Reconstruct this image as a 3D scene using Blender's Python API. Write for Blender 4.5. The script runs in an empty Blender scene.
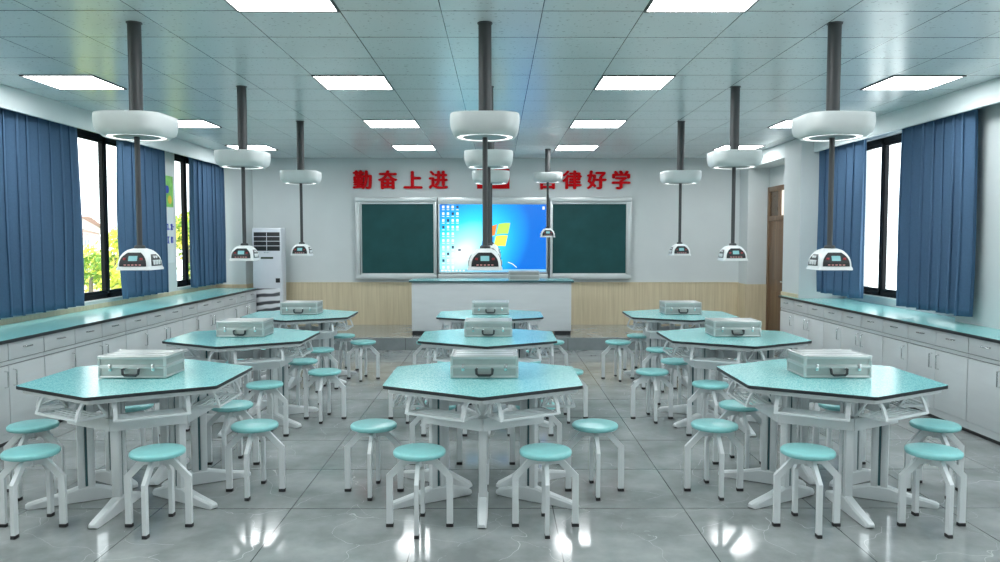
import bpy, bmesh, math, random
from mathutils import Vector, Matrix
PI = math.pi
random.seed(7)
SC = bpy.context.scene
COL = SC.collection

# ------------------------------------------------------------------ materials
def mat(name, rgb, rough=0.5, metal=0.0, spec=0.5, var=0.0, vscale=8.0, bump=0.0, bscale=100.0, emit=None, estr=0.0, coat=0.0, stretch=None):
    m = bpy.data.materials.new(name); m.use_nodes = True
    nt = m.node_tree; b = nt.nodes['Principled BSDF']
    b.inputs['Base Color'].default_value = (*rgb, 1)
    b.inputs['Roughness'].default_value = rough
    b.inputs['Metallic'].default_value = metal
    b.inputs['Specular IOR Level'].default_value = spec
    b.inputs['Coat Weight'].default_value = coat
    b.inputs['Coat Roughness'].default_value = 0.08
    if emit:
        b.inputs['Emission Color'].default_value = (*emit, 1)
        b.inputs['Emission Strength'].default_value = estr
    if var or bump:
        tc = nt.nodes.new('ShaderNodeTexCoord'); src = tc.outputs['Object']
        if stretch:
            mp = nt.nodes.new('ShaderNodeMapping'); mp.inputs['Scale'].default_value = stretch
            nt.links.new(src, mp.inputs['Vector']); src = mp.outputs['Vector']
    if var:
        n = nt.nodes.new('ShaderNodeTexNoise'); n.inputs['Scale'].default_value = vscale; n.inputs['Detail'].default_value = 4
        nt.links.new(src, n.inputs['Vector'])
        r = nt.nodes.new('ShaderNodeValToRGB')
        r.color_ramp.elements[0].position = .3; r.color_ramp.elements[1].position = .7
        r.color_ramp.elements[0].color = (*[c * (1 - var) for c in rgb], 1)
        r.color_ramp.elements[1].color = (*[min(1, c * (1 + var)) for c in rgb], 1)
        nt.links.new(n.outputs['Fac'], r.inputs['Fac']); nt.links.new(r.outputs['Color'], b.inputs['Base Color'])
    if bump:
        n = nt.nodes.new('ShaderNodeTexNoise'); n.inputs['Scale'].default_value = bscale; n.inputs['Detail'].default_value = 2
        nt.links.new(src, n.inputs['Vector'])
        bp = nt.nodes.new('ShaderNodeBump'); bp.inputs['Strength'].default_value = bump; bp.inputs['Distance'].default_value = 0.002
        nt.links.new(n.outputs['Fac'], bp.inputs['Height']); nt.links.new(bp.outputs['Normal'], b.inputs['Normal'])
    return m

def math_node(nt, op, a, b=None):
    n = nt.nodes.new('ShaderNodeMath'); n.operation = op
    for i, v in enumerate((a, b)):
        if v is None: continue
        if isinstance(v, (int, float)): n.inputs[i].default_value = v
        else: nt.links.new(v, n.inputs[i])
    return n.outputs[0]

def grid_mask(nt, vec, size, ox, oy, wx, wy=None):
    """1 on the joint lines of a square grid with the given cell size and line width"""
    wy = wy or wx
    sx = nt.nodes.new('ShaderNodeSeparateXYZ'); nt.links.new(vec, sx.inputs[0])
    out = None
    for k, o, w in ((0, ox, wx), (1, oy, wy)):
        t = math_node(nt, 'DIVIDE', math_node(nt, 'SUBTRACT', sx.outputs[k], o), size)
        fr = math_node(nt, 'FRACT', math_node(nt, 'ADD', t, 100.5))
        d = math_node(nt, 'ABSOLUTE', math_node(nt, 'SUBTRACT', fr, 0.5))
        l = math_node(nt, 'LESS_THAN', d, w / size / 2)
        out = l if out is None else math_node(nt, 'MAXIMUM', out, l)
    return out

def mixc(nt, fac, a, b):
    n = nt.nodes.new('ShaderNodeMix'); n.data_type = 'RGBA'
    if isinstance(fac, (int, float)): n.inputs[0].default_value = fac
    else: nt.links.new(fac, n.inputs[0])
    for i, v in ((6, a), (7, b)):
        if isinstance(v, tuple): n.inputs[i].default_value = (*v, 1)
        else: nt.links.new(v, n.inputs[i])
    return n.outputs[2]

def floor_mat():
    m = mat('polished_grey_tile', (.3, .33, .32), .07, spec=.42); nt = m.node_tree; b = nt.nodes['Principled BSDF']
    tc = nt.nodes.new('ShaderNodeTexCoord'); v = tc.outputs['Object']
    n1 = nt.nodes.new('ShaderNodeTexNoise'); n1.inputs['Scale'].default_value = 2.2; n1.inputs['Detail'].default_value = 7; n1.inputs['Roughness'].default_value = .6
    nt.links.new(v, n1.inputs['Vector'])
    r = nt.nodes.new('ShaderNodeValToRGB'); r.color_ramp.elements[0].position = .35; r.color_ramp.elements[1].position = .68
    r.color_ramp.elements[0].color = (.21, .23, .228, 1); r.color_ramp.elements[1].color = (.365, .39, .385, 1)
    nt.links.new(n1.outputs['Fac'], r.inputs['Fac'])
    # thin pale veins: distance to cell edges of a warped voronoi
    n2 = nt.nodes.new('ShaderNodeTexNoise'); n2.inputs['Scale'].default_value = 1.3; n2.inputs['Detail'].default_value = 3
    nt.links.new(v, n2.inputs['Vector'])
    vm = nt.nodes.new('ShaderNodeVectorMath'); vm.operation = 'MULTIPLY_ADD'
    nt.links.new(n2.outputs['Color'], vm.inputs[0]); vm.inputs[1].default_value = (1.1, 1.1, 0); nt.links.new(v, vm.inputs[2])
    vo = nt.nodes.new('ShaderNodeTexVoronoi'); vo.feature = 'DISTANCE_TO_EDGE'; vo.inputs['Scale'].default_value = 1.7
    nt.links.new(vm.outputs[0], vo.inputs['Vector'])
    thin = math_node(nt, 'LESS_THAN', vo.outputs['Distance'], 0.0019)
    brk = math_node(nt, 'GREATER_THAN', n1.outputs['Fac'], 0.43)
    vein = math_node(nt, 'MULTIPLY', thin, math_node(nt, 'MULTIPLY', brk, .6))
    c = mixc(nt, vein, r.outputs['Color'], (.66, .69, .68))
    g = grid_mask(nt, v, .8, -.463, 4.65, .006, .009)
    c = mixc(nt, g, c, (.06, .07, .07))
    nt.links.new(c, b.inputs['Base Color'])
    nt.links.new(math_node(nt, 'ADD', math_node(nt, 'MULTIPLY', n1.outputs['Fac'], .06), .075), b.inputs['Roughness'])
    return m

def ceiling_mat():
    m = mat('perforated_ceiling_tile', (.4, .46, .46), .24, spec=.45); nt = m.node_tree; b = nt.nodes['Principled BSDF']
    tc = nt.nodes.new('ShaderNodeTexCoord'); v = tc.outputs['Object']
    n = nt.nodes.new('ShaderNodeTexNoise'); n.inputs['Scale'].default_value = 38; n.inputs['Detail'].default_value = 3
    nt.links.new(v, n.inputs['Vector'])
    sp = math_node(nt, 'GREATER_THAN', n.outputs['Fac'], .66)
    c = mixc(nt, math_node(nt, 'MULTIPLY', sp, .55), (.72, .785, .80), (.24, .28, .285))
    g = grid_mask(nt, v, .6, -1.535, 6.46, .006, .012)
    c = mixc(nt, g, c, (.05, .06, .06))
    nt.links.new(c, b.inputs['Base Color'])
    return m

def wood_mat(name, a, bcol, scale, rough=.45, axis='Z'):
    m = mat(name, a, rough); nt = m.node_tree; b = nt.nodes['Principled BSDF']
    tc = nt.nodes.new('ShaderNodeTexCoord'); mp = nt.nodes.new('ShaderNodeMapping')
    mp.inputs['Scale'].default_value = {'Z': (scale, scale, scale * .04), 'X': (scale * .04, scale, scale)}[axis]
    nt.links.new(tc.outputs['Object'], mp.inputs['Vector'])
    n = nt.nodes.new('ShaderNodeTexNoise'); n.inputs['Scale'].default_value = 1; n.inputs['Detail'].default_value = 5
    nt.links.new(mp.outputs[0], n.inputs['Vector'])
    r = nt.nodes.new('ShaderNodeValToRGB'); r.color_ramp.elements[0].position = .32; r.color_ramp.elements[1].position = .68
    r.color_ramp.elements[0].color = (*a, 1); r.color_ramp.elements[1].color = (*bcol, 1)
    nt.links.new(n.outputs['Fac'], r.inputs['Fac']); nt.links.new(r.outputs['Color'], b.inputs['Base Color'])
    return m

def laminate_mat():
    """turquoise speckled bench top with a fine orange-peel gloss, its sparkle painted into the speckle"""
    m = mat('turquoise_bench_laminate', (.17, .52, .53), .16, spec=.55, bump=.35, bscale=170); nt = m.node_tree; b = nt.nodes['Principled BSDF']
    tc = nt.nodes.new('ShaderNodeTexCoord')
    n = nt.nodes.new('ShaderNodeTexNoise'); n.inputs['Scale'].default_value = 150; n.inputs['Detail'].default_value = 1
    nt.links.new(tc.outputs['Object'], n.inputs['Vector'])
    r = nt.nodes.new('ShaderNodeValToRGB'); r.color_ramp.elements[0].position = .35; r.color_ramp.elements[1].position = .7
    r.color_ramp.elements[0].color = (.15, .48, .49, 1); r.color_ramp.elements[1].color = (.42, .82, .80, 1)  # strong pale speckle paints the glints of the glossy top
    nt.links.new(n.outputs['Fac'], r.inputs['Fac']); nt.links.new(r.outputs['Color'], b.inputs['Base Color'])
    return m

def glass_mat():
    m = bpy.data.materials.new('window_glass'); m.use_nodes = True; nt = m.node_tree; nt.nodes.clear()
    o = nt.nodes.new('ShaderNodeOutputMaterial'); mx = nt.nodes.new('ShaderNodeMixShader')
    t = nt.nodes.new('ShaderNodeBsdfTransparent'); g = nt.nodes.new('ShaderNodeBsdfGlossy')
    t.inputs[0].default_value = (.96, .98, .98, 1); g.inputs['Roughness'].default_value = .02
    mx.inputs[0].default_value = .06
    nt.links.new(t.outputs[0], mx.inputs[1]); nt.links.new(g.outputs[0], mx.inputs[2]); nt.links.new(mx.outputs[0], o.inputs[0])
    return m

def wallpaper_mat():
    """desktop picture shown by the screen: blue with a cyan-white glow low on the left"""
    m = bpy.data.materials.new('desktop_wallpaper'); m.use_nodes = True; nt = m.node_tree; b = nt.nodes['Principled BSDF']
    b.inputs['Base Color'].default_value = (.01, .01, .01, 1); b.inputs['Roughness'].default_value = .25
    tc = nt.nodes.new('ShaderNodeTexCoord'); s = nt.nodes.new('ShaderNodeSeparateXYZ'); nt.links.new(tc.outputs['Object'], s.inputs[0])
    def blob(cx, cz, kx, kz, rot):
        x = math_node(nt, 'SUBTRACT', s.outputs[0], cx); z = math_node(nt, 'SUBTRACT', s.outputs[2], cz)
        c, q = math.cos(rot), math.sin(rot)
        u = math_node(nt, 'ADD', math_node(nt, 'MULTIPLY', x, c * kx), math_node(nt, 'MULTIPLY', z, q * kx))
        w = math_node(nt, 'ADD', math_node(nt, 'MULTIPLY', x, -q * kz), math_node(nt, 'MULTIPLY', z, c * kz))
        return math_node(nt, 'SQRT', math_node(nt, 'ADD', math_node(nt, 'POWER', u, 2), math_node(nt, 'POWER', w, 2)))
    d = blob(-.50, -.26, .95, 1.4, .75)
    r = nt.nodes.new('ShaderNodeValToRGB'); e = r.color_ramp.elements
    e[0].position = 0.06; e[0].color = (.9, 1, 1, 1)
    e[1].position = 1.0; e[1].color = (0, .15, .66, 1)
    for p, c in ((.25, (.40, .95, 1, 1)), (.52, (.03, .68, 1, 1)), (.78, (.008, .36, .97, 1))):
        k = e.new(p); k.color = c
    nt.links.new(math_node(nt, 'DIVIDE', d, 1.25), r.inputs['Fac'])
    nt.links.new(r.outputs['Color'], b.inputs['Emission Color']); b.inputs['Emission Strength'].default_value = SCREEN
    return m

def wave_mat():
    m = mat('wavy_silver_panel', (.5, .52, .55), .3); nt = m.node_tree; b = nt.nodes['Principled BSDF']
    tc = nt.nodes.new('ShaderNodeTexCoord'); mp = nt.nodes.new('ShaderNodeMapping'); mp.inputs['Rotation'].default_value = (0, .12, 0)
    nt.links.new(tc.outputs['Object'], mp.inputs[0])
    w = nt.nodes.new('ShaderNodeTexWave'); w.bands_direction = 'Z'; w.inputs['Scale'].default_value = 2.6; w.inputs['Distortion'].default_value = 2.2; w.inputs['Detail'].default_value = 1; w.inputs['Detail Scale'].default_value = 1.4
    nt.links.new(mp.outputs[0], w.inputs['Vector'])
    r = nt.nodes.new('ShaderNodeValToRGB'); r.color_ramp.elements[0].position = .2; r.color_ramp.elements[1].position = .6
    r.color_ramp.elements[0].color = (.06, .065, .075, 1); r.color_ramp.elements[1].color = (.72, .75, .78, 1)
    nt.links.new(w.outputs['Fac'], r.inputs['Fac']); nt.links.new(r.outputs['Color'], b.inputs['Base Color'])
    return m

def brick_mat():
    m = mat('pale_red_brick', (.6, .3, .25), .8); nt = m.node_tree; b = nt.nodes['Principled BSDF']
    tc = nt.nodes.new('ShaderNodeTexCoord'); mp = nt.nodes.new('ShaderNodeMapping'); mp.inputs['Rotation'].default_value = (PI / 2, 0, 0)
    nt.links.new(tc.outputs['Object'], mp.inputs[0])
    k = nt.nodes.new('ShaderNodeTexBrick'); k.inputs['Scale'].default_value = 1.2
    k.inputs['Color1'].default_value = (.62, .34, .3, 1); k.inputs['Color2'].default_value = (.7, .43, .38, 1); k.inputs['Mortar'].default_value = (.75, .68, .64, 1)
    nt.links.new(mp.outputs[0], k.inputs['Vector']); nt.links.new(k.outputs['Color'], b.inputs['Base Color'])
    return m

EXPOSURE = 1.12
LAMP = 9.0
SKY = 1.9
SCREEN = .62
M = {}
M['floor'] = floor_mat(); M['ceiling'] = ceiling_mat()
M['wall'] = mat('pale_grey_wall_paint', (.63, .68, .683), .6, spec=.3, var=.02, vscale=3, bump=.06, bscale=220)
M['fascia'] = mat('pale_fascia_paint', (.66, .73, .735), .55, spec=.3, var=.02, vscale=4)
M['wains'] = wood_mat('pale_oak_wainscot', (.58, .49, .325), (.69, .60, .415), 40, .4)
M['riser'] = mat('grey_stone_riser', (.23, .26, .265), .25, var=.12, vscale=5)
M['white'] = mat('white_powder_coat', (.73, .765, .775), .35, spec=.5, var=.02, vscale=12)
M['whitep'] = mat('white_moulded_plastic', (.78, .81, .81), .3, spec=.5, var=.02, vscale=14)
M['drum'] = mat('grey_white_drum_plastic', (.60, .635, .63), .4, spec=.4, var=.02, vscale=14)
M['cab'] = mat('white_cabinet_board', (.67, .705, .715), .35, spec=.45, var=.03, vscale=2.5, stretch=(1, 1, 6))
M['gap'] = mat('gap_shade_carcass', (.17, .19, .19), .6, var=.05)  # white carcass coloured dark to give the door gaps their shade
M['lam'] = laminate_mat()
M['edge'] = mat('black_laminate_edge', (.02, .025, .03), .4, var=.1)
M['seat'] = mat('turquoise_seat_plastic', (.25, .60, .60), .28, spec=.5, var=.04, vscale=30)
M['rubber'] = mat('black_rubber', (.015, .015, .017), .6, var=.1)
M['teal'] = mat('dark_teal_strip', (.05, .13, .145), .35, var=.08)
M['alu'] = mat('brushed_aluminium', (.56, .58, .57), .3, metal=.6, var=.05, vscale=20, stretch=(1, 12, 12))
M['alup'] = mat('embossed_aluminium_sheet', (.42, .435, .42), .38, metal=.55, var=.05, vscale=9)
M['chrome'] = mat('chrome', (.75, .77, .77), .18, metal=1, var=.02)
M['black'] = mat('black_plastic', (.018, .02, .022), .35, var=.1)
M['pole'] = mat('charcoal_pole_paint', (.045, .048, .05), .5, var=.05, vscale=6)
M['curtain'] = mat('slate_blue_curtain_cloth', (.075, .14, .235), .85, spec=.15, var=.05, vscale=60, bump=.12, bscale=500)
M['frame'] = mat('black_window_frame', (.008, .009, .011), .6, spec=.2, var=.1)
M['glass'] = glass_mat()
M['sill'] = mat('white_sill_stone', (.74, .77, .76), .3, var=.03)
M['lamp'] = mat('led_diffuser', (.9, .9, .9), .5, emit=(.96, .985, 1), estr=LAMP, var=.001)
M['lampf'] = mat('dark_lamp_trim', (.03, .035, .035), .4, var=.05)
M['grey'] = mat('grey_plastic', (.30, .33, .33), .4, var=.04)
M['ring'] = mat('led_ring', (.9, .9, .9), .5, emit=(1, 1, 1), estr=.9, var=.001)
M['lcd'] = mat('lcd_glow', (.1, .2, .2), .3, emit=(.22, .55, .60), estr=.32, var=.05, vscale=300)
M['red'] = mat('red_button', (.35, .03, .04), .4, var=.05)
M['pinkb'] = mat('pale_red_button', (.75, .35, .33), .4, var=.05)
M['redl'] = mat('red_acrylic', (.60, .0, .004), .6, spec=.15, var=.04)
M['green'] = mat('green_chalkboard', (.012, .07, .072), .55, spec=.25, var=.12, vscale=4)
M['bframe'] = mat('silver_board_frame', (.62, .66, .66), .3, metal=.35, var=.03)
M['wall_paper'] = wallpaper_mat()
def glow(name, c, s=.55): return mat(name, (.02, .02, .02), .4, emit=c, estr=s, var=.001)
M['icon'] = glow('icon_white', (.95, .98, 1)); M['icond'] = glow('icon_dark', (.03, .06, .12))
M['lg_r'] = glow('logo_orange', (.95, .28, .05)); M['lg_g'] = glow('logo_green', (.55, .85, .12)); M['lg_b'] = glow('logo_blue', (.05, .35, .95)); M['lg_y'] = glow('logo_yellow', (1, .86, .1)); M['lg_w'] = glow('logo_glow', (.95, 1, .95))
M['acb'] = mat('white_appliance_casing', (.66, .70, .75), .3, var=.02)
M['wave'] = wave_mat()
M['door'] = wood_mat('brown_door_wood', (.13, .075, .04), (.22, .135, .075), 14, .4)
M['pgreen'] = mat('green_poster_print', (.22, .55, .12), .5, var=.35, vscale=9)
M['pblue'] = mat('blue_print', (.02, .06, .5), .5, var=.1)
M['pyel'] = mat('yellow_print', (.75, .55, .05), .5, var=.1)
M['paper'] = mat('white_paper', (.72, .78, .79), .6, var=.02)
M['leaf'] = [mat('lime_leaf', (.78, .82, .10), .6, var=.25, vscale=1.5), mat('yellow_leaf', (.92, .82, .14), .6, var=.2, vscale=1.5), mat('green_leaf', (.22, .38, .05), .6, var=.3, vscale=1.5)]
M['bark'] = mat('grey_bark', (.2, .17, .13), .9, var=.3, vscale=6)
M['brick'] = brick_mat(); M['bwhite'] = mat('white_stone_band', (.78, .72, .68), .7, var=.05); M['bglass'] = mat('dull_window_glass', (.12, .16, .2), .15, var=.1)
M['roof'] = mat('red_roof_tile', (.62, .36, .32), .7, var=.15); M['ground'] = mat('grass_ground', (.12, .2, .05), .9, var=.3, vscale=1)

# ------------------------------------------------------------------ mesh builder
class MB:
    def __init__(s): s.bm = bmesh.new(); s.mi = 0
    def _mark(s, faces):
        for f in faces: f.material_index = s.mi
    def box(s, c, d, rot=None, bev=0.0, seg=2):
        r = bmesh.ops.create_cube(s.bm, size=1)
        vs = r['verts']
        bmesh.ops.scale(s.bm, vec=d, verts=vs)
        fs = list({f for v in vs for f in v.link_faces}); s._mark(fs)
        if bev:
            es = list({e for v in vs for e in v.link_edges})
            o = bmesh.ops.bevel(s.bm, geom=es, offset=min(bev, min(d) * .48), segments=seg, affect='EDGES', profile=.5)
            s._mark(o['faces']); vs = list({v for f in fs + o['faces'] if f.is_valid for v in f.verts})
        mtx = Matrix.Translation(c) @ (rot.to_4x4() if rot is not None else Matrix.Identity(4))
        bmesh.ops.transform(s.bm, matrix=mtx, verts=vs)
        return s
    def bar(s, p, q, w, h, bev=0.0, up=(0, 0, 1)):
        """box from p to q; w across, h along 'up'"""
        p, q = Vector(p), Vector(q); z = (q - p); L = z.length; z.normalize()
        u = Vector(up); x = u.cross(z)
        if x.length < 1e-4: x = Vector((1, 0, 0)).cross(z)
        x.normalize(); y = z.cross(x)
        return s.box((p + q) / 2, (w, h, L), Matrix((x, y, z)).transposed(), bev)
    def rings(s, rings, cap=True, close=True):
        """skin a list of vertex loops"""
        R = [[s.bm.verts.new(p) for p in r] for r in rings]; n = len(R[0]); fs = []
        for a, b in zip(R, R[1:]):
            for i in range(n if close else n - 1):
                j = (i + 1) % n; fs.append(s.bm.faces.new((a[i], a[j], b[j], b[i])))
        if cap and close:
            fs.append(s.bm.faces.new(R[0][::-1])); fs.append(s.bm.faces.new(R[-1]))
        s._mark(fs); return s
    def tube(s, pts, r, n=10, cap=True):
        pts = [Vector(p) for p in pts]; rg = []; px = None
        for i, p in enumerate(pts):
            t = (pts[min(i + 1, len(pts) - 1)] - pts[max(i - 1, 0)]).normalized()
            a = px if px is not None else (Vector((0, 0, 1)) if abs(t.z) < .9 else Vector((1, 0, 0)))
            x = (a - t * a.dot(t)).normalized(); y = t.cross(x); px = x
            rr = r[i] if isinstance(r, (list, tuple)) else r
            rg.append([p + x * rr * math.cos(2 * PI * k / n) + y * rr * math.sin(2 * PI * k / n) for k in range(n)])
        return s.rings(rg, cap)
    def sweep(s, pts, w, h, side):
        """rectangular section swept through pts in a plane; side = plane normal; w along side, h in plane (mitred)"""
        pts = [Vector(p) for p in pts]; sd = Vector(side).normalized(); rg = []
        for i, p in enumerate(pts):
            a = (p - pts[i - 1]).normalized() if i else None
            b = (pts[i + 1] - p).normalized() if i < len(pts) - 1 else None
            t = a if b is None else b if a is None else (a + b).normalized()
            nrm = sd.cross(t).normalized(); k = 1 / max(.5, t.dot(a or b))
            o = nrm * h / 2 * k
            rg.append([p + sd * w / 2 + o, p + sd * w / 2 - o, p - sd * w / 2 - o, p - sd * w / 2 + o])
        return s.rings(rg)
    def lathe(s, prof, c=(0, 0, 0), n=40, cap=True):
        return s.rings([[(c[0] + r * math.cos(2 * PI * k / n), c[1] + r * math.sin(2 * PI * k / n), c[2] + z) for k in range(n)] for r, z in prof], cap)
    def prism(s, poly, z0, z1, top=None, side=None, bot=None):
        n = len(poly)
        a = [s.bm.verts.new((x, y, z0)) for x, y in poly]; b = [s.bm.verts.new((x, y, z1)) for x, y in poly]
        f = s.bm.faces.new(a[::-1]); f.material_index = bot if bot is not None else s.mi
        f = s.bm.faces.new(b); f.material_index = top if top is not None else s.mi
        for i in range(n):
            j = (i + 1) % n; f = s.bm.faces.new((a[i], a[j], b[j], b[i])); f.material_index = side if side is not None else s.mi
        return s
    def poly(s, pts):
        s._mark([s.bm.faces.new([s.bm.verts.new(p) for p in pts])]); return s
    def move(s, m): bmesh.ops.transform(s.bm, matrix=m, verts=s.bm.verts); return s
    def build(s, name, mats, parent=None, smooth=35, loc=None):
        bmesh.ops.recalc_face_normals(s.bm, faces=s.bm.faces)
        me = bpy.data.meshes.new(name); s.bm.to_mesh(me); s.bm.free()
        for m in (mats if isinstance(mats, (list, tuple)) else [mats]): me.materials.append(m)
        if smooth:
            me.polygons.foreach_set('use_smooth', [True] * len(me.polygons)); me.set_sharp_from_angle(angle=math.radians(smooth))
        o = bpy.data.objects.new(name, me); COL.objects.link(o)
        if parent: o.parent = parent
        if loc: o.location = loc
        return o

def tag(o, label, cat, group=None):
    o['label'] = label; o['category'] = cat
    if group: o['group'] = group
    return o
def empty(name, loc=(0, 0, 0), rz=0, label=None, cat=None, group=None):
    o = bpy.data.objects.new(name, None); COL.objects.link(o); o.empty_display_size = .1
    o.location = loc; o.rotation_euler = (0, 0, rz)
    if label: tag(o, label, cat, group)
    return o
def structure(o): o['kind'] = 'structure'; return o
def copy_tree(o, parent=None):
    kids = list(o.children); c = o.copy(); COL.objects.link(c)
    if parent is not None: c.parent = parent
    for k in kids: copy_tree(k, c)
    return c
def rounded_poly(pts, r, n=4):
    out = []; N = len(pts)
    for i in range(N):
        p = Vector(pts[i]); a = (Vector(pts[i - 1]) - p).normalized(); b = (Vector(pts[(i + 1) % N]) - p).normalized()
        half = a.angle(b) / 2; t = r / math.tan(half); c = p + (a + b).normalized() * (r / math.sin(half))
        s, e = p + a * t - c, p + b * t - c
        a0 = math.atan2(s.y, s.x); a1 = math.atan2(e.y, e.x); d = (a1 - a0 + PI) % (2 * PI) - PI
        out += [(c.x + r * math.cos(a0 + d * k / n), c.y + r * math.sin(a0 + d * k / n)) for k in range(n + 1)]
    return out

# ------------------------------------------------------------------ the room
H = 2.995
XL, XR, YB, YN = -4.60, 4.65, 13.08, -1.6
structure(MB().box((0, 5.7, -.05), (9.9, 15.2, .1)).build('floor', M['floor'], smooth=0))
structure(MB().box((0, 5.7, H + .05), (9.9, 15.2, .1)).build('ceiling', M['ceiling'], smooth=0))

def wall_x(name, x0, x1, y0, y1, holes):
    """wall slab between x0 and x1 with rectangular holes (ya, yb, za, zb)"""
    b = MB(); y = y0
    def slab(ya, yb, za, zb):
        if yb - ya > 1e-4 and zb - za > 1e-4: b.box(((x0 + x1) / 2, (ya + yb) / 2, (za + zb) / 2), (x1 - x0, yb - ya, zb - za))
    for ya, yb, za, zb in holes:
        slab(y, ya, 0, H); slab(ya, yb, 0, za); slab(ya, yb, zb, H); y = yb
    slab(y, y1, 0, H)
    return structure(b.build(name, M['wall'], smooth=0))
W1 = (6.55, 10.42, .93, 2.88); W2 = (11.09, 12.50, .93, 2.88); W3 = (7.75, 10.18, .93, 2.88); W_FILL = (1.0, 4.4, .93, 2.88)  # the last opening is for added windows out of view
wall_x('wall_left', XL - .25, XL, YN, YB, [W_FILL, W1, W2])
wall_x('wall_right', XR, XR + .25, YN, 10.34, [W_FILL, W3])
structure(MB().box((4.54, 11.71, H / 2), (.22, 2.74, H)).build('wall_right_far', M['wall'], smooth=0))
structure(MB().box((0, YB + .1, H / 2), (9.9, .2, H)).build('wall_back', M['wall'], smooth=0))
structure(MB().box((0, YN - .1, H / 2), (9.9, .2, H)).build('wall_near', M['wall'], smooth=0))
# pillars, pilasters, curtain boxes and beam
n = 0
def trim(b, m=None, smooth=0):
    global n; n += 1
    return structure(b.build('trim_%d' % n, m or M['wall'], smooth=smooth))
trim(MB().box((4.34, 10.63, H / 2), (.62, .60, H), bev=.008))                              # pillar on the right
trim(MB().box((4.255, 12.865, H / 2), (.35, .43, H), bev=.006))                            # pilasters in the far corners
trim(MB().box((-4.36, 12.865, H / 2), (.48, .43, H), bev=.006))
trim(MB().box((-4.335, 5.5, 2.892), (.03, 14.2, .206), bev=.004), M['fascia'])             # curtain box fascia, left
trim(MB().box((4.205, 4.36, 2.892), (.03, 11.92, .206), bev=.004), M['fascia'])            # curtain box fascia, right
trim(MB().box((4.24, 11.79, 2.892), (.38, 1.72, .206), bev=.004), M['fascia'])             # beam over the door
trim(MB().box((4.54, 6.2, H / 2), (.22, 2.5, H), bev=.004))                                  # pier between the right windows
# wainscot
trim(MB().box((0, YB - .008, .45), (8.16, .016, .9)).box((0, YB - .012, .905), (8.16, .024, .012)), M['wains'])
trim(MB().box((4.255, 12.642, .45), (.36, .016, .9)).box((4.072, 12.85, .45), (.016, .43, .9)), M['wains'])
trim(MB().box((-4.36, 12.642, .45), (.48, .016, .9)).box((-4.112, 12.85, .45), (.016, .43, .9)), M['wains'])
trim(MB().box((XL + .008, 5.5, .45), (.016, 14.2, .9)), M['wains'])
trim(MB().box((4.022, 10.63, .877), (.016, .60, .05)), M['wains'])

def window(k, wy, xin, sgn, mull, label=None):
    """sgn: +1 when outside is towards +X"""
    ya, yb, za, zb = wy; xf = xin + sgn * .11; t = .065
    root = structure(empty('window_%d' % k, (xf, (ya + yb) / 2, za)))
    c = (ya + yb) / 2; b = MB()
    b.box((0, 0, t / 2), (.07, yb - ya, t), bev=.004).box((0, 0, zb - za - t / 2), (.07, yb - ya, t), bev=.004)
    for y in [ya + t / 2] + mull + [yb - t / 2]:
        b.box((0, y - c, (zb - za) / 2), (.07, t, zb - za), bev=.004)
    b.build('window_frame', M['frame'], root)
    ys = [ya] + mull + [yb]
    for y0, y1 in zip(ys, ys[1:]):
        g = MB().box((0, (y0 + y1) / 2 - c, (zb - za) / 2), (.008, y1 - y0 - t, zb - za - 2 * t))
        g.build('window_pane', M['glass'], root, smooth=0)
        s = MB()                                                    # sash of each sliding pane
        for yy in (y0 + t / 2 + .006, y1 - t / 2 - .006): s.box((-sgn * .006, yy - c, (zb - za) / 2), (.03, .014, zb - za - 2 * t))
        for zz in (t + .018, zb - za - t - .018): s.box((-sgn * .012, (y0 + y1) / 2 - c, zz), (.03, y1 - y0 - t, .036))
        s.build('window_sash', M['frame'], root, smooth=0)
    MB().box((-sgn * .068, 0, .005), (.105, yb - ya, .01), bev=.003).build('window_sill', M['sill'], root)
    return root
window(1, W1, XL, -1, [7.9, 9.29])
window(2, W2, XL, -1, [11.67])
window(3, W3, XR, 1, [8.6, 9.55])
window(4, W_FILL, XL, -1, [2.7])  # added out of view on the left to light the foreground
window(5, W_FILL, XR, 1, [2.7])  # its added twin on the right, also unseen, for foreground light

# door on the right wall behind the pillar
d = structure(empty('door_1', (4.43, 12.16, 0)))
b = MB()
for y in (-.46, .46): b.box((-.005, y, 1.24), (.05, .08, 2.48), bev=.006)
for z in (2.44, 1.97): b.box((-.005, 0, z), (.05, .84, .08), bev=.006)
b.build('door_frame', M['door'], d)
b = MB().box((.0, 0, .965), (.03, .84, 1.93), bev=.004)
for z, h in ((.5, .62), (1.4, .8)): b.box((-.016, 0, z), (.012, .6, h), bev=.005)
lf = b.build('door_leaf', M['door'], d)
MB().tube([(-.02, -.34, .98), (-.06, -.34, .98), (-.06, -.24, .98)], .01).build('door_handle', M['chrome'], lf)
MB().box((.0, -.24, 2.205), (.012, .34, .40)).build('transom_pane', mat('glowing_pale_pane', (.78, .74, .66), .3, var=.05, emit=(1, .9, .8), estr=.3), d)  # pale pane given its own glow in place of light behind it
MB().box((.0, .22, 2.205), (.012, .40, .40)).build('transom_pane', mat('brown_tinted_pane', (.10, .06, .03), .2, var=.1), d)
b = MB().box((-.012, -.03, 2.205), (.03, .09, .4)); b.build('transom_bar', M['door'], d)

# raised teaching platform
p = structure(MB().box((.05, 12.22, .093), (6.9, 1.70, .186), bev=.004).build('floor_platform', [M['floor']], smooth=0))
r = structure(MB().box((.05, 11.365, .09), (6.9, .012, .176)).build('trim_riser', M['riser'], smooth=0))
b = MB()
for i in range(9): b.box((-3.4 + i * .8 + .437, 11.3585, .09), (.006, .003, .17))
structure(b.build('trim_riser_joints', M['edge'], smooth=0))

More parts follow.
